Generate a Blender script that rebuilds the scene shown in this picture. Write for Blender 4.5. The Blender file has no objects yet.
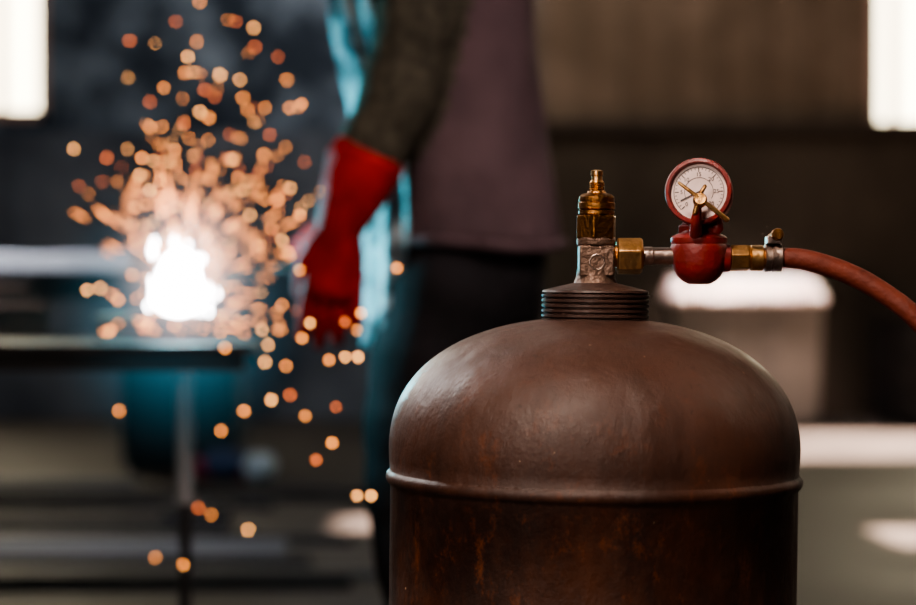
import bpy, bmesh, math, random
from mathutils import Vector, Matrix, Quaternion
random.seed(7)
sc=bpy.context.scene
COL=sc.collection
V=Vector

# ------------------------------------------------------------ materials
def nmat(name):
    m=bpy.data.materials.new(name); m.use_nodes=True
    nt=m.node_tree; b=nt.nodes['Principled BSDF']
    return m,nt,b
def mat(name,c1,c2=None,rough=.5,metal=0,scale=8,bump=0,bscale=None,rough2=None,stretch=(1,1,1),lo=.35,hi=.65,spec=.5,detail=6):
    m,nt,b=nmat(name)
    b.inputs['Roughness'].default_value=rough; b.inputs['Metallic'].default_value=metal
    b.inputs['Specular IOR Level'].default_value=spec
    b.inputs['Base Color'].default_value=(*c1,1)
    tc=nt.nodes.new('ShaderNodeTexCoord'); mp=nt.nodes.new('ShaderNodeMapping')
    nt.links.new(tc.outputs['Object'],mp.inputs[0]); mp.inputs['Scale'].default_value=stretch
    n=nt.nodes.new('ShaderNodeTexNoise'); n.inputs['Scale'].default_value=scale; n.inputs['Detail'].default_value=detail
    nt.links.new(mp.outputs[0],n.inputs['Vector'])
    if c2:
        r=nt.nodes.new('ShaderNodeValToRGB'); r.color_ramp.elements[0].position=lo; r.color_ramp.elements[1].position=hi
        r.color_ramp.elements[0].color=(*c1,1); r.color_ramp.elements[1].color=(*c2,1)
        nt.links.new(n.outputs['Fac'],r.inputs[0]); nt.links.new(r.outputs[0],b.inputs['Base Color'])
    if rough2 is not None:
        mr=nt.nodes.new('ShaderNodeMapRange'); mr.inputs[1].default_value=.3; mr.inputs[2].default_value=.7
        mr.inputs[3].default_value=rough; mr.inputs[4].default_value=rough2
        nt.links.new(n.outputs['Fac'],mr.inputs[0]); nt.links.new(mr.outputs[0],b.inputs['Roughness'])
    if bump:
        n2=nt.nodes.new('ShaderNodeTexNoise'); n2.inputs['Scale'].default_value=bscale or scale*4; n2.inputs['Detail'].default_value=5
        nt.links.new(mp.outputs[0],n2.inputs['Vector'])
        bp=nt.nodes.new('ShaderNodeBump'); bp.inputs['Strength'].default_value=bump; bp.inputs['Distance'].default_value=.01
        nt.links.new(n2.outputs['Fac'],bp.inputs['Height']); nt.links.new(bp.outputs[0],b.inputs['Normal'])
    return m
def emis(name,c,s):
    m,nt,b=nmat(name)
    b.inputs['Base Color'].default_value=(0,0,0,1)
    b.inputs['Emission Color'].default_value=(*c,1); b.inputs['Emission Strength'].default_value=s
    return m

def tank_mat():
    m,nt,b=nmat('rusty_brown_paint'); N=nt.nodes; L=nt.links
    tc=N.new('ShaderNodeTexCoord')
    def noise(scale,st=(1,1,1),det=8,rg=.6):
        mp=N.new('ShaderNodeMapping'); mp.inputs['Scale'].default_value=st; L.new(tc.outputs['Object'],mp.inputs[0])
        n=N.new('ShaderNodeTexNoise'); n.inputs['Scale'].default_value=scale; n.inputs['Detail'].default_value=det; n.inputs['Roughness'].default_value=rg
        L.new(mp.outputs[0],n.inputs['Vector']); return n.outputs['Fac']
    def ramp(f,a,bb,c1,c2):
        r=N.new('ShaderNodeValToRGB'); r.color_ramp.elements[0].position=a; r.color_ramp.elements[1].position=bb
        r.color_ramp.elements[0].color=(*c1,1); r.color_ramp.elements[1].color=(*c2,1); L.new(f,r.inputs[0]); return r.outputs[0]
    def mix(f,a,bb):
        x=N.new('ShaderNodeMix'); x.data_type='RGBA'; L.new(f,x.inputs[0]); L.new(a,x.inputs[6]); L.new(bb,x.inputs[7]); return x.outputs[2]
    sx=N.new('ShaderNodeSeparateXYZ'); L.new(tc.outputs['Object'],sx.inputs[0])
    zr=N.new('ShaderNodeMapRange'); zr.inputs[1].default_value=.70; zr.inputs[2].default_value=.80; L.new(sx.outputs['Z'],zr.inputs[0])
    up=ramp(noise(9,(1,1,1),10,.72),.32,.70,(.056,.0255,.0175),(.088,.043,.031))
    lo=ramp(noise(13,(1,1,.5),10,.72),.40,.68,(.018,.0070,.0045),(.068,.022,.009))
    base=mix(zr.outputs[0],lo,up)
    rust=N.new('ShaderNodeRGB'); rust.outputs[0].default_value=(.19,.052,.013,1)
    fr=ramp(noise(42,(1,1,.7),12,.8),.54,.69,(0,0,0),(.75,.75,.75))
    k=N.new('ShaderNodeMapRange'); k.inputs[1].default_value=.68; k.inputs[2].default_value=.82; k.inputs[3].default_value=1; k.inputs[4].default_value=.12; L.new(sx.outputs['Z'],k.inputs[0])
    ml=N.new('ShaderNodeMath'); ml.operation='MULTIPLY'; L.new(fr,ml.inputs[0]); L.new(k.outputs[0],ml.inputs[1])
    base=mix(ml.outputs[0],base,rust.outputs[0])
    dk=N.new('ShaderNodeRGB'); dk.outputs[0].default_value=(.018,.009,.006,1)
    st=ramp(noise(16,(1.5,1.5,.25),8,.65),.54,.72,(0,0,0),(.42,.42,.42))
    base=mix(st,base,dk.outputs[0])
    st2=ramp(noise(90,(1,1,1),6,.7),.60,.68,(0,0,0),(.5,.5,.5))
    base=mix(st2,base,dk.outputs[0])
    wh=N.new('ShaderNodeRGB'); wh.outputs[0].default_value=(.42,.28,.18,1)
    vo=ramp(noise(150,(1,1,1),2,.5),.765,.785,(0,0,0),(.8,.8,.8))
    base=mix(vo,base,wh.outputs[0])
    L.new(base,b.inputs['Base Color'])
    rr=N.new('ShaderNodeMapRange'); rr.inputs[1].default_value=.35; rr.inputs[2].default_value=.65; rr.inputs[3].default_value=.36; rr.inputs[4].default_value=.58
    L.new(noise(20,(1,1,1),10,.7),rr.inputs[0]); L.new(rr.outputs[0],b.inputs['Roughness'])
    b.inputs['Specular IOR Level'].default_value=.42
    bp=N.new('ShaderNodeBump'); bp.inputs['Strength'].default_value=.5; bp.inputs['Distance'].default_value=.003; L.new(noise(60,(1,1,.7),10,.7),bp.inputs['Height'])
    b2=N.new('ShaderNodeBump'); b2.inputs['Strength'].default_value=.35; b2.inputs['Distance'].default_value=.010; L.new(noise(13,(1.5,1.5,.35),2),b2.inputs['Height'])
    L.new(bp.outputs[0],b2.inputs['Normal']); L.new(b2.outputs[0],b.inputs['Normal'])
    return m
M_tank=tank_mat()
M_collar=mat('collar_paint',(.032,.016,.012),(.066,.032,.023),rough=.5,scale=30,bump=.2)
M_steelv=mat('valve_steel',(.10,.058,.040),(.19,.12,.088),rough=.45,metal=.6,scale=60,bump=.3)
M_brass=mat('aged_brass',(.44,.21,.07),(.22,.10,.033),rough=.28,metal=1,scale=70,bump=.2,rough2=.48)
M_brassl=mat('bright_brass',(.70,.42,.18),(.38,.19,.07),rough=.30,metal=1,scale=70,bump=.12,rough2=.5)
M_chrome=mat('dull_nickel',(.55,.42,.36),(.32,.24,.21),rough=.33,metal=1,scale=60,bump=.15)
M_red=mat('red_enamel',(.24,.016,.012),(.14,.011,.009),rough=.38,scale=45,bump=.12,rough2=.55)
M_face=mat('gauge_dial',(.78,.60,.56),(.62,.47,.43),rough=.5,scale=60)
M_black=mat('black_print',(.02,.018,.018),rough=.5)
M_hose=mat('red_rubber',(.165,.033,.017),(.115,.023,.013),rough=.6,scale=60,bump=.15,spec=.35)
M_jacket=mat('mauve_twill',(.115,.073,.080),(.078,.050,.056),rough=.85,scale=9,bump=.5,bscale=30,spec=.2)
M_sleeve=mat('olive_tweed',(.042,.037,.027),(.088,.077,.056),rough=.9,scale=55,bump=.6,bscale=70,spec=.2)
M_trous=mat('black_denim',(.010,.009,.010),(.016,.014,.016),rough=.9,scale=12,bump=.3,spec=.15)
M_glove=mat('red_leather',(.44,.014,.012),(.22,.009,.009),rough=.7,scale=14,bump=.5,bscale=40,spec=.25)
M_skin=mat('skin',(.42,.23,.16),rough=.5)
M_hair=mat('dark_hair',(.02,.014,.01),rough=.6)
M_helmet=mat('helmet_shell',(.02,.02,.022),rough=.3)
M_boot=mat('boot_leather',(.03,.02,.014),(.05,.035,.02),rough=.55,scale=12)
M_shirt=mat('pale_blue_shirt',(.35,.50,.56),(.25,.38,.44),rough=.8,scale=10,bump=.6,bscale=22)
M_apron=mat('apron_canvas',(.28,.34,.36),(.03,.045,.055),rough=.5,scale=20,bump=1.0,bscale=22,lo=.44,hi=.56)
M_glint=mat('glint_metal',(.8,.8,.8),rough=.2,metal=1)
M_dsteel=mat('dark_steel',(.012,.011,.012),(.026,.023,.023),rough=.5,metal=.3,scale=8)
M_rsteel=mat('rusty_steel',(.13,.075,.055),(.07,.042,.033),rough=.65,metal=.2,scale=6)
M_galv=mat('galvanised',(.42,.42,.45),(.32,.32,.35),rough=.45,metal=.1,scale=7)
M_white=mat('off_white_plastic',(.235,.205,.175),(.18,.157,.133),rough=.5,scale=5)
M_lid=mat('lid_plastic',(.9,.78,.72),rough=.45)  # much paler than the bin body, standing in for light on its top

# ------------------------------------------------------------ mesh helpers
def empty(name,loc=(0,0,0)):
    e=bpy.data.objects.new(name,None); e.location=loc; e.empty_display_size=.05; COL.objects.link(e); return e
def mobj(name,bm,mats,parent=None,smooth=True,bev=0,sub=0,autos=None):
    bmesh.ops.recalc_face_normals(bm,faces=bm.faces)
    me=bpy.data.meshes.new(name); bm.to_mesh(me); bm.free()
    if not isinstance(mats,(list,tuple)): mats=[mats]
    for m in mats: me.materials.append(m)
    if smooth:
        for p in me.polygons: p.use_smooth=True
        if autos is not None: me.set_sharp_from_angle(angle=math.radians(autos))
    o=bpy.data.objects.new(name,me); COL.objects.link(o)
    if bev:
        b=o.modifiers.new('bev','BEVEL'); b.width=bev; b.segments=2; b.limit_method='ANGLE'; b.angle_limit=math.radians(35)
    if parent:
        o.parent=parent; o.matrix_parent_inverse=Matrix.Translation(parent.location).inverted()
    return o
def box_bm(bm,c,s,rot=None,mi=0):
    M=Matrix.Translation(V(c))@(rot.to_4x4() if rot else Matrix.Identity(4))@Matrix.Diagonal((s[0],s[1],s[2],1))
    r=bmesh.ops.create_cube(bm,size=1,matrix=M)
    for f in {f for v in r['verts'] for f in v.link_faces}: f.material_index=mi
def frame_to(axis,origin,xref=None):
    z=V(axis).normalized(); x=V(xref) if xref else (V((1,0,0)) if abs(z.x)<.9 else V((0,0,1)))
    x=(x-z*x.dot(z)).normalized(); y=z.cross(x)
    M=Matrix((x,y,z)).transposed().to_4x4(); M.translation=V(origin); return M
def lathe_bm(bm,prof,seg=48,M=None,mi=0):
    M=M or Matrix.Identity(4); rings=[]
    for r,z in prof:
        if r<1e-5: rings.append([bm.verts.new(M@V((0,0,z)))])
        else: rings.append([bm.verts.new(M@V((r*math.cos(2*math.pi*i/seg),r*math.sin(2*math.pi*i/seg),z))) for i in range(seg)])
    def F(vs):
        f=bm.faces.new(vs); f.material_index=mi
    for a,b in zip(rings,rings[1:]):
        for i in range(seg):
            j=(i+1)%seg
            if len(a)==1 and len(b)==1: continue
            if len(a)==1: F([a[0],b[i],b[j]])
            elif len(b)==1: F([a[i],a[j],b[0]])
            else: F([a[i],a[j],b[j],b[i]])
    if len(rings[0])>1: F(rings[0][::-1])
    if len(rings[-1])>1: F(rings[-1])
def tube_bm(bm,pts,rad,seg=16,ref=(0,0,1),mi=0,round_ends=True):
    pts=[V(p) for p in pts]; rings=[]
    n=len(pts)
    R=[(r,r) if not isinstance(r,tuple) else r for r in rad]
    if round_ends:
        t0=(pts[1]-pts[0]).normalized(); t1=(pts[-1]-pts[-2]).normalized()
        r0=min(R[0]); r1=min(R[-1])
        pts=[pts[0]-t0*r0*.8,pts[0]-t0*r0*.45]+pts+[pts[-1]+t1*r1*.45,pts[-1]+t1*r1*.8]
        s=lambda R,k:(R[0]*k,R[1]*k)
        R=[s(R[0],.45),s(R[0],.85)]+R+[s(R[-1],.85),s(R[-1],.45)]
        n=len(pts)
    ref=V(ref)
    for i,p in enumerate(pts):
        t=(pts[min(i+1,n-1)]-pts[max(i-1,0)]).normalized()
        a=(ref-t*ref.dot(t)).normalized(); b=t.cross(a)
        rings.append([bm.verts.new(p+a*R[i][0]*math.cos(2*math.pi*k/seg)+b*R[i][1]*math.sin(2*math.pi*k/seg)) for k in range(seg)])
    for a,b in zip(rings,rings[1:]):
        for i in range(seg):
            j=(i+1)%seg; f=bm.faces.new([a[i],a[j],b[j],b[i]]); f.material_index=mi
    f=bm.faces.new(rings[0][::-1]); f.material_index=mi; f=bm.faces.new(rings[-1]); f.material_index=mi
def smooth_path(pts,rad,k=6):
    P=[V(p) for p in pts]; out=[]; ro=[]
    n=len(P)
    for i in range(n-1):
        p0=P[max(i-1,0)];p1=P[i];p2=P[i+1];p3=P[min(i+2,n-1)]
        for s in range(k):
            t=s/k
            out.append(.5*((2*p1)+(p2-p0)*t+(2*p0-5*p1+4*p2-p3)*t*t+(3*p1-p0-3*p2+p3)*t**3))
            a,b=rad[i],rad[i+1]
            if isinstance(a,tuple): ro.append(tuple(a[q]*(1-t)+b[q]*t for q in (0,1)))
            else: ro.append(a*(1-t)+b*t)
    out.append(P[-1]); ro.append(rad[-1]); return out,ro
def ellips_bm(bm,c,s,rot=None,mi=0,seg=20):
    M=Matrix.Translation(V(c))@(rot.to_4x4() if rot else Matrix.Identity(4))@Matrix.Diagonal((s[0],s[1],s[2],1))
    r=bmesh.ops.create_uvsphere(bm,u_segments=seg,v_segments=seg//2,radius=1,matrix=M)
    for f in {f for v in r['verts'] for f in v.link_faces}: f.material_index=mi
def remesh_obj(name,bm,voxel,mats,parent,assign=None,smooth_it=3):
    bmesh.ops.recalc_face_normals(bm,faces=bm.faces)
    me=bpy.data.meshes.new(name+'_tmp'); bm.to_mesh(me); bm.free()
    o=bpy.data.objects.new(name+'_tmp',me); COL.objects.link(o)
    r=o.modifiers.new('r','REMESH'); r.mode='VOXEL'; r.voxel_size=voxel
    s=o.modifiers.new('s','SMOOTH'); s.iterations=smooth_it; s.factor=.5
    dg=bpy.context.evaluated_depsgraph_get(); dg.update()
    me2=bpy.data.meshes.new_from_object(o.evaluated_get(dg)); me2.name=name
    bpy.data.objects.remove(o)
    me2.materials.clear()
    for m in mats: me2.materials.append(m)
    for p in me2.polygons:
        p.use_smooth=True; p.material_index=assign(p.center) if assign else 0
    ob=bpy.data.objects.new(name,me2); COL.objects.link(ob)
    ob.parent=parent; ob.matrix_parent_inverse=Matrix.Translation(parent.location).inverted()
    return ob

# ------------------------------------------------------------ room (12 x 16.6 m shed)
XW,Y0,Y1,H=6.0,-3.0,13.6,5.5
def concrete(name,c1,c2,c3=None,rough=.6,scale=1.2,bump=.2):
    return mat(name,c1,c2,rough=rough,scale=scale,bump=bump,bscale=25,rough2=rough+.15,lo=.3,hi=.7,detail=9)
M_floor=concrete('dusty_concrete',(.022,.020,.020),(.066,.058,.053),rough=.52,scale=1.5)
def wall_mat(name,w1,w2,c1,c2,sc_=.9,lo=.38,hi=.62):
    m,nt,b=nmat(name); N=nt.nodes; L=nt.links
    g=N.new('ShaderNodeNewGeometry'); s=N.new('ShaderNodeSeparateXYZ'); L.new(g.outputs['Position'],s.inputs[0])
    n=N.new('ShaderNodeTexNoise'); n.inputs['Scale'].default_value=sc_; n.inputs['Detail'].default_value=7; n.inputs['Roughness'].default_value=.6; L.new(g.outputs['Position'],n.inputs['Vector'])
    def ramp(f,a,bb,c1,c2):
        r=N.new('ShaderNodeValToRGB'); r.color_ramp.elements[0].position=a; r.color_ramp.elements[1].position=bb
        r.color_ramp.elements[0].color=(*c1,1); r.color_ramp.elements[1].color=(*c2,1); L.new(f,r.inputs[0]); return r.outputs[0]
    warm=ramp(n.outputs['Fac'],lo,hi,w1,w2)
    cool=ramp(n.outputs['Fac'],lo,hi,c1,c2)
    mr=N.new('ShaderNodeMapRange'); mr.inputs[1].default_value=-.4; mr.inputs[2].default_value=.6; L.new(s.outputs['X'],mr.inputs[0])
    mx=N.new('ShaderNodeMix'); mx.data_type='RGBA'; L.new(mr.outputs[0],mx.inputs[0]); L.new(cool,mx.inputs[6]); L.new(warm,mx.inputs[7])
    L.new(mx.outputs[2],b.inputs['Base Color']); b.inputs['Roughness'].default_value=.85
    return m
M_wall=wall_mat('hazy_wall',(.17,.120,.083),(.25,.18,.132),(.035,.055,.090),(.34,.45,.60),sc_=2.0,lo=.42,hi=.66)  # blotchy blue left side paints smoke haze into the wall colour
M_wains=wall_mat('dark_plinth',(.040,.029,.019),(.070,.053,.037),(.060,.078,.115),(.19,.23,.30),sc_=1.5)  # bluish haze painted into its left side as well
M_ceil=mat('ceiling_sheet',(.10,.09,.08),rough=.9)
M_pane=emis('daylight_pane',(1.0,.86,.60),9.0)
M_frame=mat('window_frame_paint',(.55,.36,.30),rough=.6)

def wall_holes(name,u0,u1,holes,fn,m):
    us=sorted({u0,u1,*[h[0] for h in holes],*[h[1] for h in holes]}); vs=sorted({0,H,*[h[2] for h in holes],*[h[3] for h in holes]})
    bm=bmesh.new()
    for a,b in zip(us,us[1:]):
        for c,d in zip(vs,vs[1:]):
            mu,mv=(a+b)/2,(c+d)/2
            if any(h[0]<mu<h[1] and h[2]<mv<h[3] for h in holes): continue
            ctr,size=fn(a,b,c,d); box_bm(bm,ctr,size)
    return mobj(name,bm,m,smooth=False)
T=.2; TR=.04
wl=(-4.3,-2.58,1.88,4.1); wr=(2.58,4.3,1.81,4.1)
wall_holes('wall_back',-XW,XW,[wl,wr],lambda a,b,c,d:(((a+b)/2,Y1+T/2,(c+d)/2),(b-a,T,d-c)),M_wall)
SA=(10.5,12.35,.8,3.66); SB=(7.05,7.6,1.0,3.68); SC=(7.50,7.95,4.99,5.17)
M_dwall=mat('side_wall',(.12,.10,.085),(.17,.145,.12),rough=.85,scale=1.5)
wall_holes('wall_right',Y0,Y1,[SA,SB,SC],lambda a,b,c,d:((XW+TR/2,(a+b)/2,(c+d)/2),(TR,b-a,d-c)),M_dwall)
wall_holes('wall_left',Y0,Y1,[],lambda a,b,c,d:((-XW-T/2,(a+b)/2,(c+d)/2),(T,b-a,d-c)),M_dwall)
wall_holes('wall_front',-XW,XW,[],lambda a,b,c,d:(((a+b)/2,Y0-T/2,(c+d)/2),(b-a,T,d-c)),M_dwall)
bm=bmesh.new(); box_bm(bm,(0,(Y0+Y1)/2,-.05),(2*XW+.4,Y1-Y0+.4,.1)); mobj('floor',bm,M_floor,smooth=False)
bm=bmesh.new(); box_bm(bm,(0,(Y0+Y1)/2,H+.05),(2*XW+.4,Y1-Y0+.4,.1)); mobj('ceiling',bm,M_ceil,smooth=False)
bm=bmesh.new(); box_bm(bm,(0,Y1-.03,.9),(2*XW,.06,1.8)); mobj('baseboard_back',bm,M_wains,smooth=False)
bm=bmesh.new(); box_bm(bm,(2.0,Y1-.06,1.83),(5.0,.12,.06)); mobj('trim_1',bm,mat('ledge',(.045,.033,.025),rough=.8),smooth=False)
bm=bmesh.new()
x=-.6
while x<2.5:
    box_bm(bm,(x,Y1-.015,3.68),(.05,.03,3.6)); x+=.28
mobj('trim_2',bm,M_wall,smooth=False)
for i,w in enumerate((wl,wr)):
    e=empty('window_%d'%(i+1),((w[0]+w[1])/2,Y1+.1,w[2]))
    cx,cz=(w[0]+w[1])/2,(w[2]+w[3])/2; ww,hh=w[1]-w[0],w[3]-w[2]
    bm=bmesh.new(); box_bm(bm,(cx,Y1+.12,cz),(ww,.02,hh)); mobj('pane',bm,M_pane,e,smooth=False)
    bm=bmesh.new()
    for sx in (-1,1): box_bm(bm,(cx+sx*(ww/2-.03),Y1+.06,cz),(.06,.1,hh))
    for sz in (-1,1): box_bm(bm,(cx,Y1+.06,cz+sz*(hh/2-.03)),(ww,.1,.06))
    box_bm(bm,(w[0]+ww*(.83 if i==0 else .10),Y1+.07,cz),(.045,.06,hh)); 
    box_bm(bm,(cx,Y1+.07,cz+.35),(ww,.06,.035)); mobj('frame',bm,M_frame,e,smooth=False)

# ------------------------------------------------------------ gas cylinder
D=1.63; K=1327.0
def PX(px): return (px-458)/K
def PZ(py): return .87-(py-280)/K
cxx=.0935
cyl=empty('gas_cylinder',(cxx,D,.002))
R=.1545
rz=.0080
prof=[(0,.012),(.09,.014),(.125,.02),(.146,.04),(.1535,.07),(R-.0015,.10)]
z=.10
while z<.70: prof.append((R-.0015,z)); z+=.06
prof+=[(R-.0015,.7070+rz),(R+.0000,.7085+rz),(R+.0016,.7107+rz),(R+.0020,.7135+rz),(R+.0012,.7160+rz),(R-.0002,.7175+rz),(R-.0010,.7186+rz),(R-.0004,.727+rz),(R-.0002,.7400)]
n=2.3
hh=.1020
for i in range(1,41):
    a=i/40*math.pi/2
    rr=R*abs(math.cos(a))**(2/n); zz=.7400+hh*abs(math.sin(a))**(2/n)
    if rr<.03: break
    prof.append((rr,zz))
prof.append((.02,.8418)); prof.append((0,.842))
bm=bmesh.new(); lathe_bm(bm,prof,128,Matrix.Translation((cxx,D,0)))
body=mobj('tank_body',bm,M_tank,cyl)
def rebase(o,loc):
    o.data.transform(Matrix.Translation(-V(loc))); o.location=V(loc)
rebase(body,(cxx,D,0))
bm=bmesh.new(); lathe_bm(bm,[(.128,0),(.133,0),(.133,.05),(.128,.05)],64,Matrix.Translation((cxx,D,0))); mobj('foot_ring',bm,M_collar,cyl,autos=30)
pr=[(.040,PZ(323)),(.0405,PZ(319))]
ys=[318,313,308,303,298]
for y in ys:
    pr+=[(.0384,PZ(y)),(.0405,PZ(y-1.3)),(.0405,PZ(y-3.4)),(.0384,PZ(y-4.6))]
pr+=[(.0402,PZ(292.5)),(.0395,PZ(290.5)),(.034,PZ(288.5)),(.026,PZ(286)),(.0165,PZ(283)),(.015,PZ(280)),(0,PZ(279))]
bm=bmesh.new(); lathe_bm(bm,pr,96,Matrix.Translation((cxx,D,0))); mobj('neck_collar',bm,M_collar,cyl,autos=40)
bm=bmesh.new()
lathe_bm(bm,[(.0185,PZ(288)),(.0165,PZ(283)),(.0145,PZ(276)),(.0142,PZ(270))],40,Matrix.Translation((cxx,D,0)))
mobj('valve_neck',bm,M_steelv,cyl,autos=35)
bm=bmesh.new(); box_bm(bm,(cxx,D,PZ(261)),(.0262,.0262,31/K)); 
lathe_bm(bm,[(.0145,PZ(246)),(.0148,PZ(238)),(.0135,PZ(237))],32,Matrix.Translation((cxx,D,0)))
mobj('valve_block',bm,M_steelv,cyl,bev=.0018,autos=35)
# shallow round stamp ring (small torus) on the valve block
bm=bmesh.new(); Mf=frame_to((0,-1,0),(cxx,D-.0131,PZ(262)))
ring=[Mf@V((.0055*math.cos(2*math.pi*i/32),.0055*math.sin(2*math.pi*i/32),0)) for i in range(33)]
tube_bm(bm,ring,[.0006]*33,8,ref=(0,1,0),round_ends=False)
mobj('stamp',bm,M_chrome,cyl)
bm=bmesh.new(); lathe_bm(bm,[(.0150,PZ(239)),(.0160,PZ(238)),(.0160,PZ(216)),(.0150,PZ(215))],6,Matrix.Translation((cxx,D,0))@Matrix.Rotation(.35,4,'Z'))
mobj('hex_nut',bm,M_brass,cyl,smooth=False,bev=.0008)
bm=bmesh.new(); lathe_bm(bm,[(.0125,PZ(216)),(.0138,PZ(214)),(.0138,PZ(211)),(.0126,PZ(210)),(.0140,PZ(208.5)),(.0140,PZ(203)),(.0132,PZ(202)),(.0136,PZ(200.5)),(.0134,PZ(197)),(.0115,PZ(194.5)),(.0072,PZ(193)),(.0065,PZ(191)),(0,PZ(191))],48,Matrix.Translation((cxx,D,0)))
mobj('packing_nut',bm,M_brass,cyl,autos=35)
pr=[(.0058,PZ(193))]
y=191
while y>182: pr+=[(.0060,PZ(y)),(.0050,PZ(y-1))]; y-=2
pr+=[(.0048,PZ(181)),(.0040,PZ(180)),(.0040,PZ(176)),(.0046,PZ(175)),(.0046,PZ(171)),(.0030,PZ(170)),(0,PZ(170))]
bm=bmesh.new(); lathe_bm(bm,pr,32,Matrix.Translation((cxx,D,0))); mobj('spindle',bm,M_brassl,cyl,autos=35)
cyl.rotation_euler=(0,.0118,0)

# ------------------------------------------------------------ regulator with gauge
rg=empty('pressure_regulator',(PX(699),D,PZ(258)))
zc=PZ(256)
def xl(name,prof,m,seg=40,zc=zc,rot=0,**k):
    bm=bmesh.new(); lathe_bm(bm,prof,seg,frame_to((1,0,0),(0,D,zc),(0,0,1))@Matrix.Rotation(rot,4,'Z')); return mobj(name,bm,m,rg,**k)
xl('inlet_nut',[(.0118,PX(616.5)),(.0143,PX(618)),(.0143,PX(640)),(.0128,PX(642.5))],M_brassl,seg=6,rot=.26,smooth=False,bev=.0008)
xl('inlet_groove',[(.0085,PX(611)),(.0085,PX(617))],M_brass,autos=30)
xl('inlet_tube',[(.0060,PX(642)),(.0070,PX(644)),(.0070,PX(652)),(.0064,PX(653)),(.0064,PX(672)),(.0072,PX(673)),(.0072,PX(678))],M_chrome,autos=30)
bx=PX(699)
pb=[(0,PZ(284)),(.008,PZ(284)),(.0125,PZ(281)),(.0165,PZ(276)),(.0195,PZ(268)),(.0208,PZ(260)),(.0212,PZ(252)),(.0214,PZ(247)),(.0205,PZ(244)),(.0212,PZ(242)),(.0212,PZ(238)),(.0195,PZ(236)),(.0150,PZ(233)),(.0135,PZ(229)),(.0135,PZ(224)),(.0105,PZ(221)),(.0095,PZ(213)),(0,PZ(212))]
bm=bmesh.new(); lathe_bm(bm,pb,64,Matrix.Translation((bx,D,0))); mobj('regulator_body',bm,M_red,rg,autos=40)
bm=bmesh.new(); lathe_bm(bm,[(.0150,PZ(236)),(.0162,PZ(235)),(.0162,PZ(226)),(.015,PZ(225))],6,Matrix.Translation((bx,D,0))@Matrix.Rotation(.2,4,'Z')); mobj('bonnet_hex',bm,M_red,rg,smooth=False,bev=.001)
gax=V((-.22,-1,.10)).normalized(); gc=V((PX(699),D-.008,PZ(194)))
Mg=frame_to(gax,gc,(1,0,0))
bm=bmesh.new(); lathe_bm(bm,[(0,-.016),(.0215,-.016),(.0235,-.013),(.0240,.004),(.0250,.0055),(.0252,.0125),(.0243,.0140),(.0222,.0145),(.0212,.0130),(.0210,.0090),(0,.0090)],72,Mg); mobj('gauge_case',bm,M_red,rg,autos=35)
bm=bmesh.new(); lathe_bm(bm,[(0,.0091),(.0209,.0091),(.0209,.0096),(0,.0096)],64,Mg); mobj('gauge_dial',bm,M_face,rg,autos=30)
bm=bmesh.new()
for i in range(31):
    a=math.radians(225-270*i/30); big=i%5==0
    r0,r1=(.0150,.0180) if big else (.0165,.0180)
    c=V(((r0+r1)/2*math.cos(a),(r0+r1)/2*math.sin(a),.00975))
    Mt=Mg@Matrix.Translation(c)@Matrix.Rotation(a,4,'Z')@Matrix.Diagonal((r1-r0,.0007 if big else .0004,.0003,1))
    bmesh.ops.create_cube(bm,size=1,matrix=Mt)
N_=60
for rr,w,a0,a1 in ((.0184,.0005,-45,225),(.0105,.0004,-30,210)):
    vs=[]
    for i in range(N_+1):
        a=math.radians(a0+(a1-a0)*i/N_)
        vs.append((bm.verts.new(Mg@V((rr*math.cos(a),rr*math.sin(a),.0099))),bm.verts.new(Mg@V(((rr+w)*math.cos(a),(rr+w)*math.sin(a),.0099)))))
    for p,q in zip(vs,vs[1:]): bm.faces.new([p[0],p[1],q[1],q[0]])
bmesh.ops.create_cube(bm,size=1,matrix=Mg@Matrix.Rotation(math.radians(205),4,'Z')@Matrix.Translation((.0055,0,.0104))@Matrix.Diagonal((.019,.0009,.0003,1)))
mobj('dial_marks',bm,M_black,rg,smooth=False)
for i,s in enumerate(['0','5','10','15','20','25','30']):
    a=math.radians(225-270*i/6)
    cu=bpy.data.curves.new('num','FONT'); cu.body=s; cu.size=.0042; cu.align_x='CENTER'; cu.align_y='CENTER'; cu.extrude=.0001
    o=bpy.data.objects.new('numeral_%d'%i,cu); COL.objects.link(o)
    cu.materials.append(M_black)
    o.parent=rg; o.matrix_parent_inverse=Matrix.Translation(rg.location).inverted()
    o.matrix_basis=Mg@Matrix.Translation((.0130*math.cos(a),.0130*math.sin(a),.0099))
fy=D-.030
bm=bmesh.new()
tube_bm(bm,[(bx-.004,D-.010,PZ(240)),(bx-.005,fy+.006,PZ(230)),(bx-.005,fy,PZ(218)),(bx-.004,fy,PZ(202))],[.0050,.0046,.0040,.0034],20)
mobj('screw_stem',bm,M_red,rg)
bm=bmesh.new()
lathe_bm(bm,[(0,-.004),(.0046,-.004),(.0052,-.0025),(.0052,.003),(.0042,.005),(0,.005)],28,frame_to((-.1,-1,.25),(bx-.003,fy-.003,PZ(202))))
tube_bm(bm,[(PX(674),fy-.006,PZ(185)),(PX(698),fy-.006,PZ(203)),(PX(721),fy-.006,PZ(221))],[.0012,.0016,.0021],14,ref=(0,1,0))
tube_bm(bm,[(PX(690),fy-.003,PZ(214)),(PX(695),fy-.003,PZ(196)),(PX(700),fy-.003,PZ(188))],[.0020,.0018,.0014],12,ref=(0,1,0))
mobj('tee_handle',bm,M_brassl,rg,autos=50)
bm=bmesh.new(); tube_bm(bm,[(bx+.008,D-.006,PZ(238)),(bx+.013,D-.010,PZ(228)),(bx+.012,D-.010,PZ(216)),(bx+.005,D-.006,PZ(210))],[.0045]*4,14,ref=(0,1,0)); mobj('gauge_elbow',bm,M_red,rg)
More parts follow.
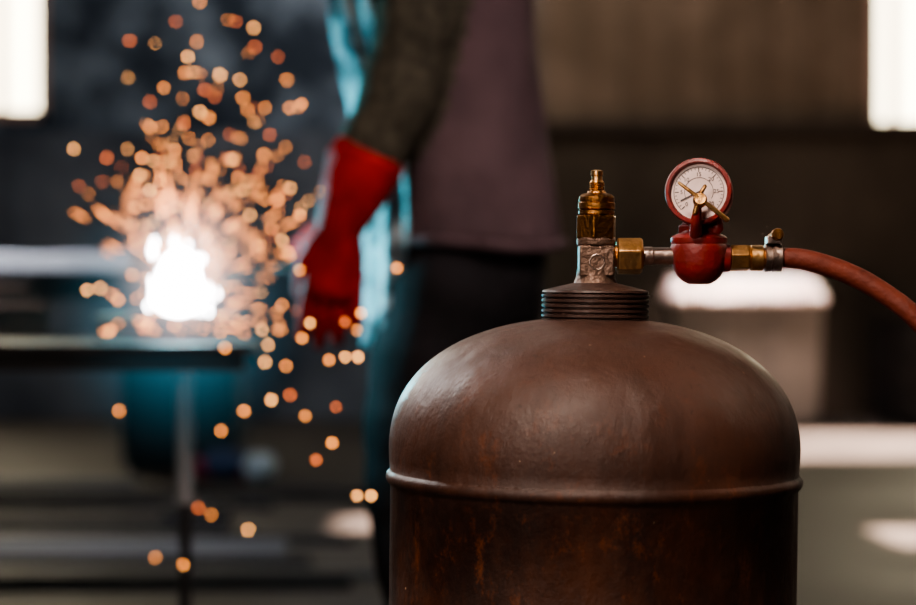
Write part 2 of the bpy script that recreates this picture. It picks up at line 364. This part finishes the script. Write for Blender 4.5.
zo=PZ(258)
xl('outlet_boss',[(.0105,PX(716)),(.0105,PX(729)),(.0085,PX(731))],M_red,zc=zo,autos=30)
xl('outlet_hex',[(.0085,PX(729)),(.0105,PX(731)),(.0105,PX(748)),(.0092,PX(750))],M_brassl,seg=6,rot=.3,zc=zo,smooth=False,bev=.0007)
xl('hose_nut',[(.0078,PX(749)),(.0098,PX(751)),(.0098,PX(762)),(.0080,PX(764)),(.006,PX(772))],M_brassl,seg=40,zc=zo,autos=30)
cl=[(.0098,PX(764.5)),(.0108,PX(765)),(.0108,PX(770)),(.0102,PX(770.5)),(.0102,PX(772)),(.0108,PX(772.5)),(.0108,PX(781)),(.0098,PX(781.5))]
xl('clamp_band',cl,M_chrome,zc=zo,autos=30)
bm=bmesh.new(); box_bm(bm,(PX(773),D-.002,zo+.0135),(.011,.014,.006)); mobj('clamp_housing',bm,M_chrome,rg,smooth=False,bev=.0008)
bm=bmesh.new(); lathe_bm(bm,[(.0034,-.008),(.0034,.006),(.0046,.0062),(.0046,.0095),(.004,.0105),(0,.0105)],16,frame_to((.15,-1,.15),(PX(774),D-.002,zo+.0165))); mobj('clamp_screw',bm,M_brass,rg,autos=35)
hs=empty('rubber_hose',(PX(775),D,zo))
pts=[(PX(765),D,zo),(PX(782),D,zo+.0005),(PX(810),D-.002,PZ(261)),(PX(850),D-.006,PZ(275)),(PX(885),D-.012,PZ(296)),(PX(915),D-.018,PZ(322)),(PX(965),D-.02,PZ(380)),(.44,D,.62),(.50,1.66,.30),(.58,1.74,.06),(.75,1.86,.0095),(1.3,2.1,.0095),(2.2,2.15,.0095),(3.2,1.9,.0095)]
p2,r2=smooth_path(pts,[.0074,.0074]+[.0080]*(len(pts)-2),8)
bm=bmesh.new(); tube_bm(bm,p2,r2,20,ref=(0,1,.01)); mobj('hose_tube',bm,M_hose,hs)

# ------------------------------------------------------------ welder
ARC=V((-.450,3.50,.853))
wd=empty('welder',(0,3.5,0))
al=math.radians(-2); fd=V((-math.cos(al),math.sin(al),0)); lf=V((-fd.y,fd.x,0))
def sect_loft(bm,secs,seg=40,mi=0):
    rings=[]
    for z,cx,cy,w,d in secs:
        ring=[]
        for k in range(seg):
            t=2*math.pi*k/seg; c,s=math.cos(t),math.sin(t)
            e=2/2.4
            c=math.copysign(abs(c)**e,c); s=math.copysign(abs(s)**e,s)
            wr_=1+.02*math.sin(5*t+z*20)+.012*math.sin(9*t-z*33)
            ring.append(bm.verts.new(V((cx,3.5+cy,z))+lf*(w*c*wr_)+fd*(d*s*wr_)))
        rings.append(ring)
    for a,b in zip(rings,rings[1:]):
        for i in range(seg):
            j=(i+1)%seg; bm.faces.new([a[i],a[j],b[j],b[i]])
    bm.faces.new(rings[0][::-1]); bm.faces.new(rings[-1])
armL=[V((-.045,3.325,1.40)),V((-.062,3.31,1.28)),V((-.092,3.295,1.150)),V((-.132,3.287,1.065))]
armR=[V((-.045,3.665,1.40)),V((-.055,3.70,1.28)),V((-.065,3.71,1.15)),V((-.115,3.66,1.04)),V((-.135,3.64,1.01))]
bm=bmesh.new()
TS=[(.925,.022,0,.195,.147),(.95,.020,0,.195,.145),(1.02,.012,0,.192,.143),(1.12,-.006,0,.190,.146),(1.22,-.024,0,.195,.155),(1.32,-.038,0,.201,.156),(1.38,-.040,0,.195,.138),(1.43,-.045,0,.140,.095),(1.475,-.055,0,.075,.072)]
sect_loft(bm,TS)
p,r=smooth_path([armL[0]+V((0,0,.01))]+armL,[.074,.070,.064,.060,.053],4)
tube_bm(bm,p,[q*(1+.04*math.sin(i*1.7)) for i,q in enumerate(r)],20,ref=(0,1,0))
p,r=smooth_path([armR[0]+V((0,0,.01))]+armR,[.075,.074,.068,.064,.058,.056],4)
tube_bm(bm,p,[q*(1+.05*math.sin(i*1.7)) for i,q in enumerate(r)],20,ref=(0,1,0))
tube_bm(bm,[(-.055,3.5,1.45),(-.065,3.5,1.50)],[.078,.076],24,ref=(0,1,0),round_ends=False)
def segd(p,A):
    d=9
    for a,b in zip(A,A[1:]):
        t=max(0,min(1,(p-a).dot(b-a)/(b-a).length_squared)); d=min(d,(p-(a+(b-a)*t)).length)
    return d
def asg(p):
    for A in (armL,armR):
        if segd(p,A)<.079 and p.z<1.40: return 1
    q=p-V((0,3.5,0)); 
    if abs(q.dot(lf))<.075 and q.dot(fd)>.06 and p.z<1.45: return 2
    return 0
remesh_obj('jacket',bm,.009,[M_jacket,M_sleeve,M_shirt],wd,asg,4)
bm=bmesh.new(); rows=[]
AP=[(1.40,-.040,.150,.135)]+[(z,cx,w,d) for z,cx,_,w,d in ((1.32,-.036,0,.203,.158),(1.22,-.022,0,.197,.157),(1.12,-.002,0,.193,.150),(1.02,.012,0,.194,.147),(.92,.016,0,.196,.150))]+[(.84,.016,.183,.152),(.76,.016,.17,.152)]
NA=24
for j,(z,cx,w,d) in enumerate(AP):
    row=[]; span=(38,56,58,58,58,54,50,46)[j]
    for i in range(NA+1):
        t=math.radians(90+span*(2*i/NA-1)); c,s=math.cos(t),math.sin(t); e=2/2.4
        c=math.copysign(abs(c)**e,c); s=abs(s)**e
        off=.014+.010*math.sin(i*1.3+j*.8)
        row.append(bm.verts.new(V((cx,3.5,z))+lf*((w+off)*c)+fd*((d+off)*s)))
    rows.append(row)
for a,b in zip(rows,rows[1:]):
    for i in range(NA): bm.faces.new([a[i],a[i+1],b[i+1],b[i]])
ao=mobj('apron',bm,M_apron,wd); sd=ao.modifiers.new('s','SUBSURF'); sd.levels=2; sd.render_levels=2; so=ao.modifiers.new('t','SOLIDIFY'); so.thickness=.004
bs=bmesh.new()
for j in range(12):
    z=1.37-.042*j; ellips_bm(bs,V((-.152+.0004*j*j,3.372-.001*j,z)),(.007,.007,.007),seg=10)
mobj('glint_beads',bs,M_glint,wd)  # shiny beads added to give dotted glints along the apron edge
bm=bmesh.new(); ring=[]
for k in range(49):
    t=2*math.pi*k/48; c,s=math.cos(t),math.sin(t); e=2/2.4; c=math.copysign(abs(c)**e,c); s=math.copysign(abs(s)**e,s)
    ring.append(V((.022,3.5,.925+.006*math.sin(3*t)))+lf*(.198*c)+fd*(.148*s))
tube_bm(bm,ring,[.009]*49,8,ref=(0,0,1),round_ends=False); mobj('jacket_hem',bm,M_jacket,wd)
bm=bmesh.new()
sect_loft(bm,[(.80,.01,0,.165,.12),(.86,.01,0,.182,.135),(.93,.01,0,.178,.132),(1.0,.01,0,.165,.125)])
for s,kx,axx in ((1,-.065,-.03),(-1,.0,.07)):
    hip=V((-.01,3.5,.86))+lf*(s*.092); kn=V((kx,3.5,.49))+lf*(s*.10); an=V((axx,3.5,.10))+lf*(s*.105)
    mid=(hip+kn)/2+V((-.012,0,0))
    p,r=smooth_path([hip,mid,kn,(kn+an)/2+V((.02,0,0)),an],[.112,.102,.080,.078,.072],6)
    tube_bm(bm,p,[q*(1+.035*math.sin(i*1.9)) for i,q in enumerate(r)],22,ref=(1,0,0))
    bb=bmesh.new(); a=an.copy(); 
    p,r=smooth_path([a+V((.035,0,-.055)),a+V((-.04,0,-.052)),a+V((-.13,0,-.062)),a+V((-.185,0,-.068))],[(.040,.042),(.044,.046),(.034,.048),(.024,.036)],5)
    tube_bm(bb,p,r,18,ref=(0,0,1)); tube_bm(bb,[a+V((0,0,.08)),a+V((0,0,-.04))],[.052,.048],18,ref=(1,0,0))
    box_bm(bb,a+V((-.075,0,-.0935)),(.27,.085,.013))
    remesh_obj('boot_%d'%(1 if s>0 else 2),bb,.006,[M_boot],wd)
remesh_obj('trousers',bm,.009,[M_trous],wd,None,4)
def glove(name,cuff,wrist,handdir,wide,palmn,curl,L=1.0,cr=(.066,.062)):
    bm=bmesh.new(); hd=V(handdir).normalized(); wd_=V(wide); wd_=(wd_-hd*wd_.dot(hd)).normalized(); pn=V(palmn); pn=(pn-hd*pn.dot(hd)-wd_*pn.dot(wd_)).normalized()
    cuff=V(cuff); w=V(wrist)
    p,r=smooth_path([cuff,(cuff*.5+w*.5),w,w+hd*.045,w+hd*.092],[cr,(cr[0]*.8,cr[1]*.8),(.036,.034),(.045,.026),(.046,.023)],5)
    tube_bm(bm,p,r,24,ref=wd_)
    lens=[.072,.080,.076,.060]
    for i in range(4):
        off=(1.5-i)*.0235
        a=w+hd*(.088-.004*abs(1.2-i))+wd_*off
        ln=lens[i]*L; q=[a-hd*.02,a]; d=hd.copy(); ang=0
        for s_,fr in enumerate((.45,.32,.23)):
            ang+=curl*(1,1.3,.9)[s_]*(1+.08*i)
            d=(hd*math.cos(ang)+pn*math.sin(ang)+wd_*.05*(1.5-i)).normalized(); q.append(q[-1]+d*ln*fr)
        tube_bm(bm,q,[.0118,.0122,.0118,.0110,.0100],14,ref=wd_)
    a=w+hd*.028+wd_*.034
    d1=(hd*.80+wd_*.42+pn*.25).normalized(); d2=(hd*.95+wd_*.05+pn*.35).normalized()
    tube_bm(bm,[a-d1*.02,a,a+d1*.034,a+d1*.034+d2*.030,a+d1*.034+d2*.050],[.015,.0155,.0140,.0128,.0112],14,ref=pn)
    return remesh_obj(name,bm,.0038,[M_glove],wd,None,4)
glove('glove_left',(-.142,3.288,1.045),(-.180,3.275,.945),(-.11,.02,-1),(-1,0,0),(0.1,1,0),.22,1.3,(.062,.060))
glove('glove_right',(-.120,3.655,1.045),(-.165,3.615,.965),(-.60,-.10,-.75),(-.6,-.3,.7),(-.2,1,-.3),.85)
hc=V((-.085,3.51,1.62))
bm=bmesh.new()
ellips_bm(bm,hc,(.098,.078,.115),seg=28); ellips_bm(bm,hc+V((-.03,0,-.06)),(.062,.060,.062),seg=20)
tube_bm(bm,[(-.055,3.5,1.44),(-.065,3.505,1.54)],[.058,.056],18,ref=(0,1,0))
tube_bm(bm,[hc+V((-.092,0,.015)),hc+V((-.112,0,-.022)),hc+V((-.098,0,-.030))],[.010,.014,.012],10,ref=(0,1,0))
ellips_bm(bm,hc+V((-.088,0,-.062)),(.012,.026,.008),seg=12)
for s in (-1,1): ellips_bm(bm,hc+V((.005,s*.078,-.005)),(.018,.010,.030),seg=12)
remesh_obj('head',bm,.005,[M_skin],wd,None,3)
bm=bmesh.new()
for s in (-1,1): ellips_bm(bm,hc+V((-.084,s*.032,.005)),(.012,.014,.012),seg=12)
mobj('eyes',bm,mat('eye_white',(.7,.7,.68),rough=.2),wd)
bm=bmesh.new(); ellips_bm(bm,hc+V((.014,0,.022)),(.100,.084,.112),seg=28); mobj('hair',bm,M_hair,wd)
bm=bmesh.new(); seg=28; rows=[]
for j in range(9):
    v=j/8; z=.10-.26*v; row=[]
    for i in range(seg+1):
        t=math.radians(-100+200*i/seg); rr=.130-.018*abs(v-.4)*2
        row.append(bm.verts.new(hc+V((-rr*1.05*math.cos(t)-.01,rr*.86*math.sin(t),z+.02))))
    rows.append(row)
for a,b in zip(rows,rows[1:]):
    for i in range(seg): bm.faces.new([a[i],a[i+1],b[i+1],b[i]])
hm=mobj('welding_mask',bm,M_helmet,wd); so=hm.modifiers.new('s','SOLIDIFY'); so.thickness=.004
bm=bmesh.new(); box_bm(bm,hc+V((-.147,0,.015)),(.012,.10,.05)); mobj('mask_lens',bm,mat('lens_glass',(.005,.01,.008),rough=.08),wd,smooth=False,bev=.002)

h0=V((-.210,3.600,.905)); dr=(ARC-h0).normalized()
eh=empty('electrode_holder',h0)
bm=bmesh.new(); tube_bm(bm,[h0-dr*.05,h0+dr*.03,h0+dr*.06,h0+dr*.09],[.014,.015,.011,.008],16)
mobj('grip',bm,M_dsteel,eh)
bm=bmesh.new(); tube_bm(bm,[h0+dr*.08,ARC-dr*.01],[.002,.002],8); mobj('electrode_rod',bm,M_rsteel,eh)

# ------------------------------------------------------------ arc, sparks
ar=empty('welding_arc',ARC)
M_core=emis('arc_core',(.97,.97,1),38); M_core.cycles.emission_sampling='NONE'
bm=bmesh.new()
ellips_bm(bm,ARC+V((-.003,0,-.006)),(.044,.034,.034),seg=20)
ellips_bm(bm,ARC+V((.000,0,.030)),(.031,.026,.035),seg=20)
for i in range(30):
    a=random.uniform(0,6.28); q=random.uniform(.03,.066); ellips_bm(bm,ARC+V((q*math.cos(a),.03*math.sin(a),random.uniform(-.04,.08))),(.003,.003,.007),seg=8)
mobj('arc_fireball',bm,M_core,ar)
def volmat(name,col,st,pwr):
    mv=bpy.data.materials.new(name); mv.use_nodes=True; nt=mv.node_tree; nt.nodes.clear(); N=nt.nodes; L=nt.links
    out=N.new('ShaderNodeOutputMaterial'); em=N.new('ShaderNodeEmission'); tc=N.new('ShaderNodeTexCoord')
    ln=N.new('ShaderNodeVectorMath'); ln.operation='LENGTH'; L.new(tc.outputs['Object'],ln.inputs[0])
    mr=N.new('ShaderNodeMapRange'); mr.inputs[1].default_value=1; mr.inputs[2].default_value=0; mr.inputs[3].default_value=0; mr.inputs[4].default_value=1; L.new(ln.outputs['Value'],mr.inputs[0])
    pw=N.new('ShaderNodeMath'); pw.operation='POWER'; pw.inputs[1].default_value=pwr; L.new(mr.outputs[0],pw.inputs[0])
    mu=N.new('ShaderNodeMath'); mu.operation='MULTIPLY'; mu.inputs[1].default_value=st; L.new(pw.outputs[0],mu.inputs[0])
    em.inputs['Color'].default_value=(*col,1); L.new(mu.outputs[0],em.inputs['Strength']); L.new(em.outputs[0],out.inputs['Volume'])
    return mv
bm=bmesh.new(); bmesh.ops.create_uvsphere(bm,u_segments=32,v_segments=16,radius=1)
fo=mobj('warm_halo',bm,volmat('warm_halo_emission',(1,.62,.52),38,4.4),ar); fo.matrix_parent_inverse=Matrix.Identity(4); fo.scale=(.19,.15,.23); fo.location=(.008,0,.028)  # self-emitting volume standing in for the warm halo around the arc
bm=bmesh.new(); bmesh.ops.create_uvsphere(bm,u_segments=32,v_segments=16,radius=1)
fo=mobj('cyan_halo',bm,volmat('cyan_halo_emission',(.12,.70,1),3.0,2.2),ar); fo.matrix_parent_inverse=Matrix.Identity(4); fo.scale=(.24,.18,.27); fo.location=(0,0,-.035)  # self-emitting volume imitating cyan arc light spilling around and below
M_sp=emis('spark_orange',(1,.32,.065),15); M_sr=emis('spark_ember',(1,.22,.055),8); M_sy=emis('spark_yellow',(1,.42,.12),21)
M_st=emis('spark_streak',(1,.31,.07),13)
for m in (M_sp,M_sr,M_sy,M_st): m.cycles.emission_sampling='NONE'
spk=empty('welding_sparks',ARC)
bm=bmesh.new()
dots=[(74,149),(130,41,1),(107,158,1),(150,102,1),(164,88),(197,42),(188,57),(185,73),(205,90,1),(220,75),(240,80),(255,47,1),(254,28),(236,22,1),(278,57,1),(287,80),(302,104),(290,108),(265,108),(248,110),(243,98),(215,97,1),(200,2),(176,22,1),(150,127),(162,127),(142,158),(175,150),(184,124,1),(200,112),(209,118),(270,135,1),(232,160),(264,155),(278,200),(290,188),(265,200),(300,215),(135,208),(132,225),(135,240),(146,205),(160,180),(140,175),(150,190),(87,290),(100,288),(132,275),(132,360),(119,411),(155,558),(183,565),(211,515),(248,530),(221,431),(244,411),(271,400),(290,395,1),(305,416),(286,366),(265,362),(225,348),(332,443),(316,460,1),(357,496),(371,496),(336,407,1),(329,360),(345,357),(358,357),(357,330),(361,313),(345,322,1),(302,338),(310,323),(397,268),(185,368),(198,508,1),(290,255),(300,270),(282,305),(262,330),(268,345),(240,352),(118,300),(110,330),(125,318),(250,215),(272,228),(256,246),(282,240),(228,196),(238,178),(176,200,1),(196,170,1),(216,210)]
def dot(px,py,dep,r,mi):
    k=2163/dep; ellips_bm(bm,((px-458)/k,dep,.87+(280-py)/k),(r,r,r),mi=mi,seg=8)
for d in dots:
    mi=1 if len(d)>2 else random.choice([0,0,2])
    dep=random.uniform(3.3,3.75) if d[0]<300 else random.uniform(3.0,3.15)
    dot(d[0],d[1],dep,random.uniform(.0022,.0030),mi)
for i in range(120):
    a=random.gauss(0.08,.62); r=abs(random.gauss(.14,.07))+.03
    x=r*math.sin(a)*1.05+.03; z=r*math.cos(a)*1.25
    ellips_bm(bm,ARC+V((x,random.uniform(-.12,.20),z+.0)),(random.uniform(.0013,.0020),)*3,mi=random.choice([0,0,2,1]),seg=8)
for i in range(150):
    a=random.gauss(0.06,.65); r=min(.19,abs(random.gauss(.065,.055))+.03); ph=random.gauss(0,.5)
    d=V((math.sin(a),math.sin(ph)*.7,math.cos(a)*1.2)).normalized()
    p=ARC+d*r; d2=(d+V((0,0,-r*1.0))).normalized(); l=random.uniform(.014,.040)
    w=random.uniform(.0004,.0008)
    lathe_bm(bm,[(0,0),(w,l*.25),(w,l*.7),(0,l)],5,frame_to(d2,p),mi=3)
for i in range(60):
    a=random.uniform(0,6.28); r=random.uniform(.04,.14); p=ARC+V((r*math.cos(a)+.02,r*.6*math.sin(a),random.uniform(-.07,.0)))
    d=V((math.cos(a),.6*math.sin(a),random.uniform(-.3,.3))).normalized(); l=random.uniform(.008,.018)
    lathe_bm(bm,[(0,0),(.0010,l*.3),(.0010,l*.7),(0,l)],5,frame_to(d,p),mi=random.choice([0,3]))
mobj('spark_points',bm,[M_sp,M_sr,M_sy,M_st],spk)

# ------------------------------------------------------------ welding table + workpiece
wt=empty('welding_table',(-.7,3.5,0))
bm=bmesh.new(); box_bm(bm,(-.82,3.56,.762),(1.00,.36,.014)); box_bm(bm,(-.82,3.45,.74),(.96,.03,.03)); box_bm(bm,(-.82,3.71,.74),(.96,.03,.03))
for y in (3.45,3.71):
    box_bm(bm,(-1.27,y,.365),(.05,.05,.73))
box_bm(bm,(-1.27,3.58,.15),(.04,.25,.04))
lathe_bm(bm,[(.11,0),(.11,.012),(.010,.018),(.010,.52)],20,Matrix.Translation((-.452,3.58,0)))
mobj('table_frame',bm,M_dsteel,wt,smooth=False,bev=.002)
bm=bmesh.new(); lathe_bm(bm,[(.016,.50),(.016,.745),(0,.745)],24,Matrix.Translation((-.452,3.58,0))); mobj('pedestal_sleeve',bm,mat('sleeve_steel',(.24,.25,.26),rough=.5,metal=.2),wt,autos=35)
wp=empty('steel_workpiece',(-.5,3.5,.77))
bm=bmesh.new(); box_bm(bm,(-.47,3.55,.774),(.24,.09,.008)); box_bm(bm,(-.47,3.55,.79),(.24,.01,.035)); box_bm(bm,(-.47,3.55,.810),(.24,.09,.008)); mobj('beam_offcut',bm,M_rsteel,wp,smooth=False,bev=.001)

def ibeam(name,x0,x1,y,z0,h,w,m,par):
    bm=bmesh.new(); cx=(x0+x1)/2; L_=x1-x0
    box_bm(bm,(cx,y,z0+.006),(L_,w,.012)); box_bm(bm,(cx,y,z0+h-.006),(L_,w,.012)); box_bm(bm,(cx,y,z0+h/2),(L_,.012,h-.02)); return mobj(name,bm,m,par,smooth=False,bev=.002)
st=empty('steel_beam_stack',(-2,5.2,0))
bm=bmesh.new(); box_bm(bm,(-2.1,5.38,.915),(2.6,.12,.05)); mobj('box_section_1',bm,M_galv,st,smooth=False,bev=.006)
ibeam('beam_2',-3.4,-.95,5.0,.72,.10,.14,M_rsteel,st)
ibeam('beam_3',-3.4,-1.02,5.18,.72,.14,.14,M_rsteel,st)
ibeam('beam_4',-3.4,-.72,5.40,.72,.17,.14,M_dsteel,st)
bm=bmesh.new()
for x in (-3.0,-1.62):
    box_bm(bm,(x,5.2,.69),(.09,.75,.06))
    for y in (4.9,5.5):
        for s in (-1,1): tube_bm(bm,[(x+s*.22,y,0.012),(x,y,.68)],[.02,.02],6,ref=(0,1,0))
mobj('trestles',bm,M_dsteel,st,smooth=False)
bm=bmesh.new()
for i in range(3): box_bm(bm,(-1.72+.05*i,5.02,.828+.018*i),(1.2-.2*i,.20,.014))
mobj('plates',bm,M_galv,st,smooth=False,bev=.002)

tb=empty('tool_cabinet',(-1.3,9.9,0))
bm=bmesh.new(); box_bm(bm,(-1.26,10.0,.30),(.52,.45,.54)); box_bm(bm,(-1.26,10.0,.585),(.56,.49,.03)); 
for z in (.17,.36): box_bm(bm,(-1.26,9.765,z),(.46,.02,.15)); box_bm(bm,(-1.26,9.745,z+.02),(.16,.02,.015))
for x in (-1.47,-1.05):
    for y in (9.82,10.18): box_bm(bm,(x,y,.015),(.05,.05,.03))
mobj('cabinet_body',bm,mat('teal_enamel',(.012,.024,.030),rough=.5),tb,smooth=False,bev=.005)

fb=empty('steel_bar_pile',(-2,7,0)); bm=bmesh.new()
for i,(x0,x1,y,h,w,mi) in enumerate([(-4,-.45,6.6,.03,.06,0),(-4,-.55,6.9,.04,.05,1),(-4,-.35,7.15,.03,.10,0),(-4,-.9,7.5,.05,.06,0),(-4,-.2,6.3,.025,.05,1),(-4,-.7,8.2,.05,.05,0),(-4,-.3,6.1,.04,.05,0),(-4,-1.3,8.8,.06,.08,1),(-4,-.25,8.5,.05,.05,0)]):
    box_bm(bm,((x0+x1)/2,y,h/2),(x1-x0,w,h),mi=mi)
mobj('bars',bm,[M_dsteel,mat('scaly_steel',(.13,.13,.14),rough=.45,metal=.3)],fb,smooth=False)
tbx=empty('toolbox',(-.9,7.35,0)); bm=bmesh.new(); box_bm(bm,(-.88,7.33,.05),(.22,.12,.10)); box_bm(bm,(-.88,7.33,.106),(.225,.125,.012)); tube_bm(bm,[(-.94,7.33,.11),(-.93,7.33,.135),(-.83,7.33,.135),(-.82,7.33,.11)],[.006]*4,8,ref=(0,1,0)); mobj('box_and_handle',bm,M_dsteel,tbx,smooth=False,bev=.003)
rh=empty('rag_heap',(-.95,9.5,0)); bm=bmesh.new()
for x,s,mi in ((-1.00,.10,0),(-.86,.08,1),(-1.10,.06,2),(-.93,.06,2)):
    r=bmesh.ops.create_icosphere(bm,subdivisions=3,radius=1,matrix=Matrix.Translation((x,9.3,s*.6+.02))@Matrix.Diagonal((s,s,s*.7,1)))
    for v in r['verts']:
        v.co+=V([random.uniform(-.007,.007) for _ in range(3)])+V((0,0,.012*math.sin(v.co.x*80)*math.cos(v.co.y*70)))
        v.co.z=max(v.co.z,.002)
    for f in {f for v in r['verts'] for f in v.link_faces}: f.material_index=mi
mobj('rags',bm,[mat('blue_rag',(.03,.06,.14),rough=.8),mat('white_rag',(.45,.58,.68),rough=.8),mat('red_rag',(.25,.02,.06),rough=.8)],rh)

sb=empty('storage_bin',(1.71,13.0,0))
bm=bmesh.new(); x0,x1,y0,y1=1.27,2.14,12.69,13.3
def fr(x0,x1,y0,y1,z): return [bm.verts.new(c) for c in ((x0,y0,z),(x1,y0,z),(x1,y1,z),(x0,y1,z))]
a=fr(x0+.015,x1-.015,y0+.02,y1-.02,.03); b=fr(x0,x1,y0,y1,.74)
for i in range(4): bm.faces.new([a[i],a[(i+1)%4],b[(i+1)%4],b[i]])
bm.faces.new(a[::-1]); bm.faces.new(b)
for x in (x0+.10,x1-.10):
    for y in (y0+.10,y1-.10): box_bm(bm,(x,y,.02),(.08,.08,.04))
for x in (x0+.28,x1-.28): box_bm(bm,(x,y0+.005,.40),(.05,.035,.5))
mobj('bin_body',bm,M_white,sb,smooth=False,bev=.02)
bm=bmesh.new(); a=fr(x0-.02,x1+.02,y0-.04,y1+.03,.74); b=fr(x0-.02,x1+.02,y0-.04,y1+.03,.765); c=fr(x0+.03,x1-.03,y0+.20,y1-.03,.90)  # front sloped so that it catches light from above
for p,q in ((a,b),(b,c)):
    for i in range(4): bm.faces.new([p[i],p[(i+1)%4],q[(i+1)%4],q[i]])
bm.faces.new(a[::-1]); bm.faces.new(c); mobj('bin_lid',bm,M_lid,sb,smooth=False,bev=.012)
dm=empty('steel_drum',(2.75,13.1,0)); bm=bmesh.new()
lathe_bm(bm,[(.28,0),(.29,.01),(.28,.02),(.28,.20),(.29,.21),(.28,.22),(.28,.40),(.29,.41),(.28,.42),(.28,.60),(.29,.61),(.29,.63),(.27,.63),(.27,.61),(0,.61)],40,Matrix.Translation((2.78,13.05,0))); mobj('drum_shell',bm,M_dsteel,dm,autos=35)

# ------------------------------------------------------------ lights
def area(name,loc,tgt,size,power,col,sy=None,spread=None):
    l=bpy.data.lights.new(name,'AREA'); l.energy=power; l.size=size; l.color=col
    if sy: l.shape='RECTANGLE'; l.size_y=sy
    if spread: l.spread=math.radians(spread)
    o=bpy.data.objects.new(name,l); o.location=loc; o.rotation_euler=(V(tgt)-V(loc)).to_track_quat('-Z','Y').to_euler(); COL.objects.link(o); return o
area('shed_lamp_key',(-.62,-.16,3.1),(.12,1.55,.8),.35,11,(1,.81,.68),spread=60)
area('shed_lamp_front',(-1.4,-1.6,1.7),(.12,1.55,.8),.8,5.5,(1,.84,.74),spread=60)
area('shed_lamp_rim',(-1.8,3.9,2.3),(.05,1.63,.75),.35,2.6,(1,.95,.92),spread=40)
area('shed_lamp_right',(3.0,3.2,2.6),(.1,1.63,.8),.9,2.5,(1,.80,.62),spread=60)
area('ceiling_fill',(0,8.5,5.3),(0,9.2,0),5,90,(1,.90,.80))  # added overall fill below the ceiling, no fixture
area('wall_wash_fill',(0,11.6,5.2),(.2,13.6,3.0),2.4,34,(1,.90,.80),sy=.5,spread=120)  # added fill to brighten the upper back wall
area('bin_fill',(1.7,12.2,3.6),(1.7,12.9,.8),.3,16,(1,.76,.70),spread=30)  # added fill to brighten the bin lid
area('rack_fill',(-2.2,3.6,2.6),(-1.6,5.3,.9),.5,16,(.93,.94,1),spread=50)  # added fill to brighten the beam stack
area('torso_fill',(1.2,1.2,3.0),(.15,3.4,1.0),.5,3.2,(1,.84,.80),spread=40)  # added fill to brighten the jacket and glove
pl=bpy.data.lights.new('arc_light','POINT'); pl.energy=26; pl.color=(.08,.80,1); pl.shadow_soft_size=.04
o=bpy.data.objects.new('arc_light',pl); o.location=ARC+V((.0,-.02,.075)); COL.objects.link(o)
sl=bpy.data.lights.new('sun','SUN'); sl.energy=120; sl.color=(1,.72,.57); sl.angle=.01
o=bpy.data.objects.new('sun',sl); o.rotation_euler=V((-1,0,-.8)).to_track_quat('-Z','Y').to_euler(); o.location=(9,10,8); COL.objects.link(o)
w=bpy.data.worlds.new('World'); sc.world=w; w.use_nodes=True
w.node_tree.nodes['Background'].inputs[0].default_value=(1,.93,.85,1); w.node_tree.nodes['Background'].inputs[1].default_value=.4

# ------------------------------------------------------------ camera
cam=bpy.data.cameras.new('camera'); co=bpy.data.objects.new('camera',cam); COL.objects.link(co)
co.location=(0,0,.87); co.rotation_euler=(math.radians(90)-22.5/2163,0,0)
cam.lens=85; cam.sensor_width=36; cam.clip_start=.05
cam.dof.use_dof=True; cam.dof.focus_distance=1.585; cam.dof.aperture_fstop=4.4
sc.camera=co
sc.view_settings.view_transform='AgX'; sc.view_settings.look='AgX - Medium High Contrast'; sc.view_settings.exposure=0
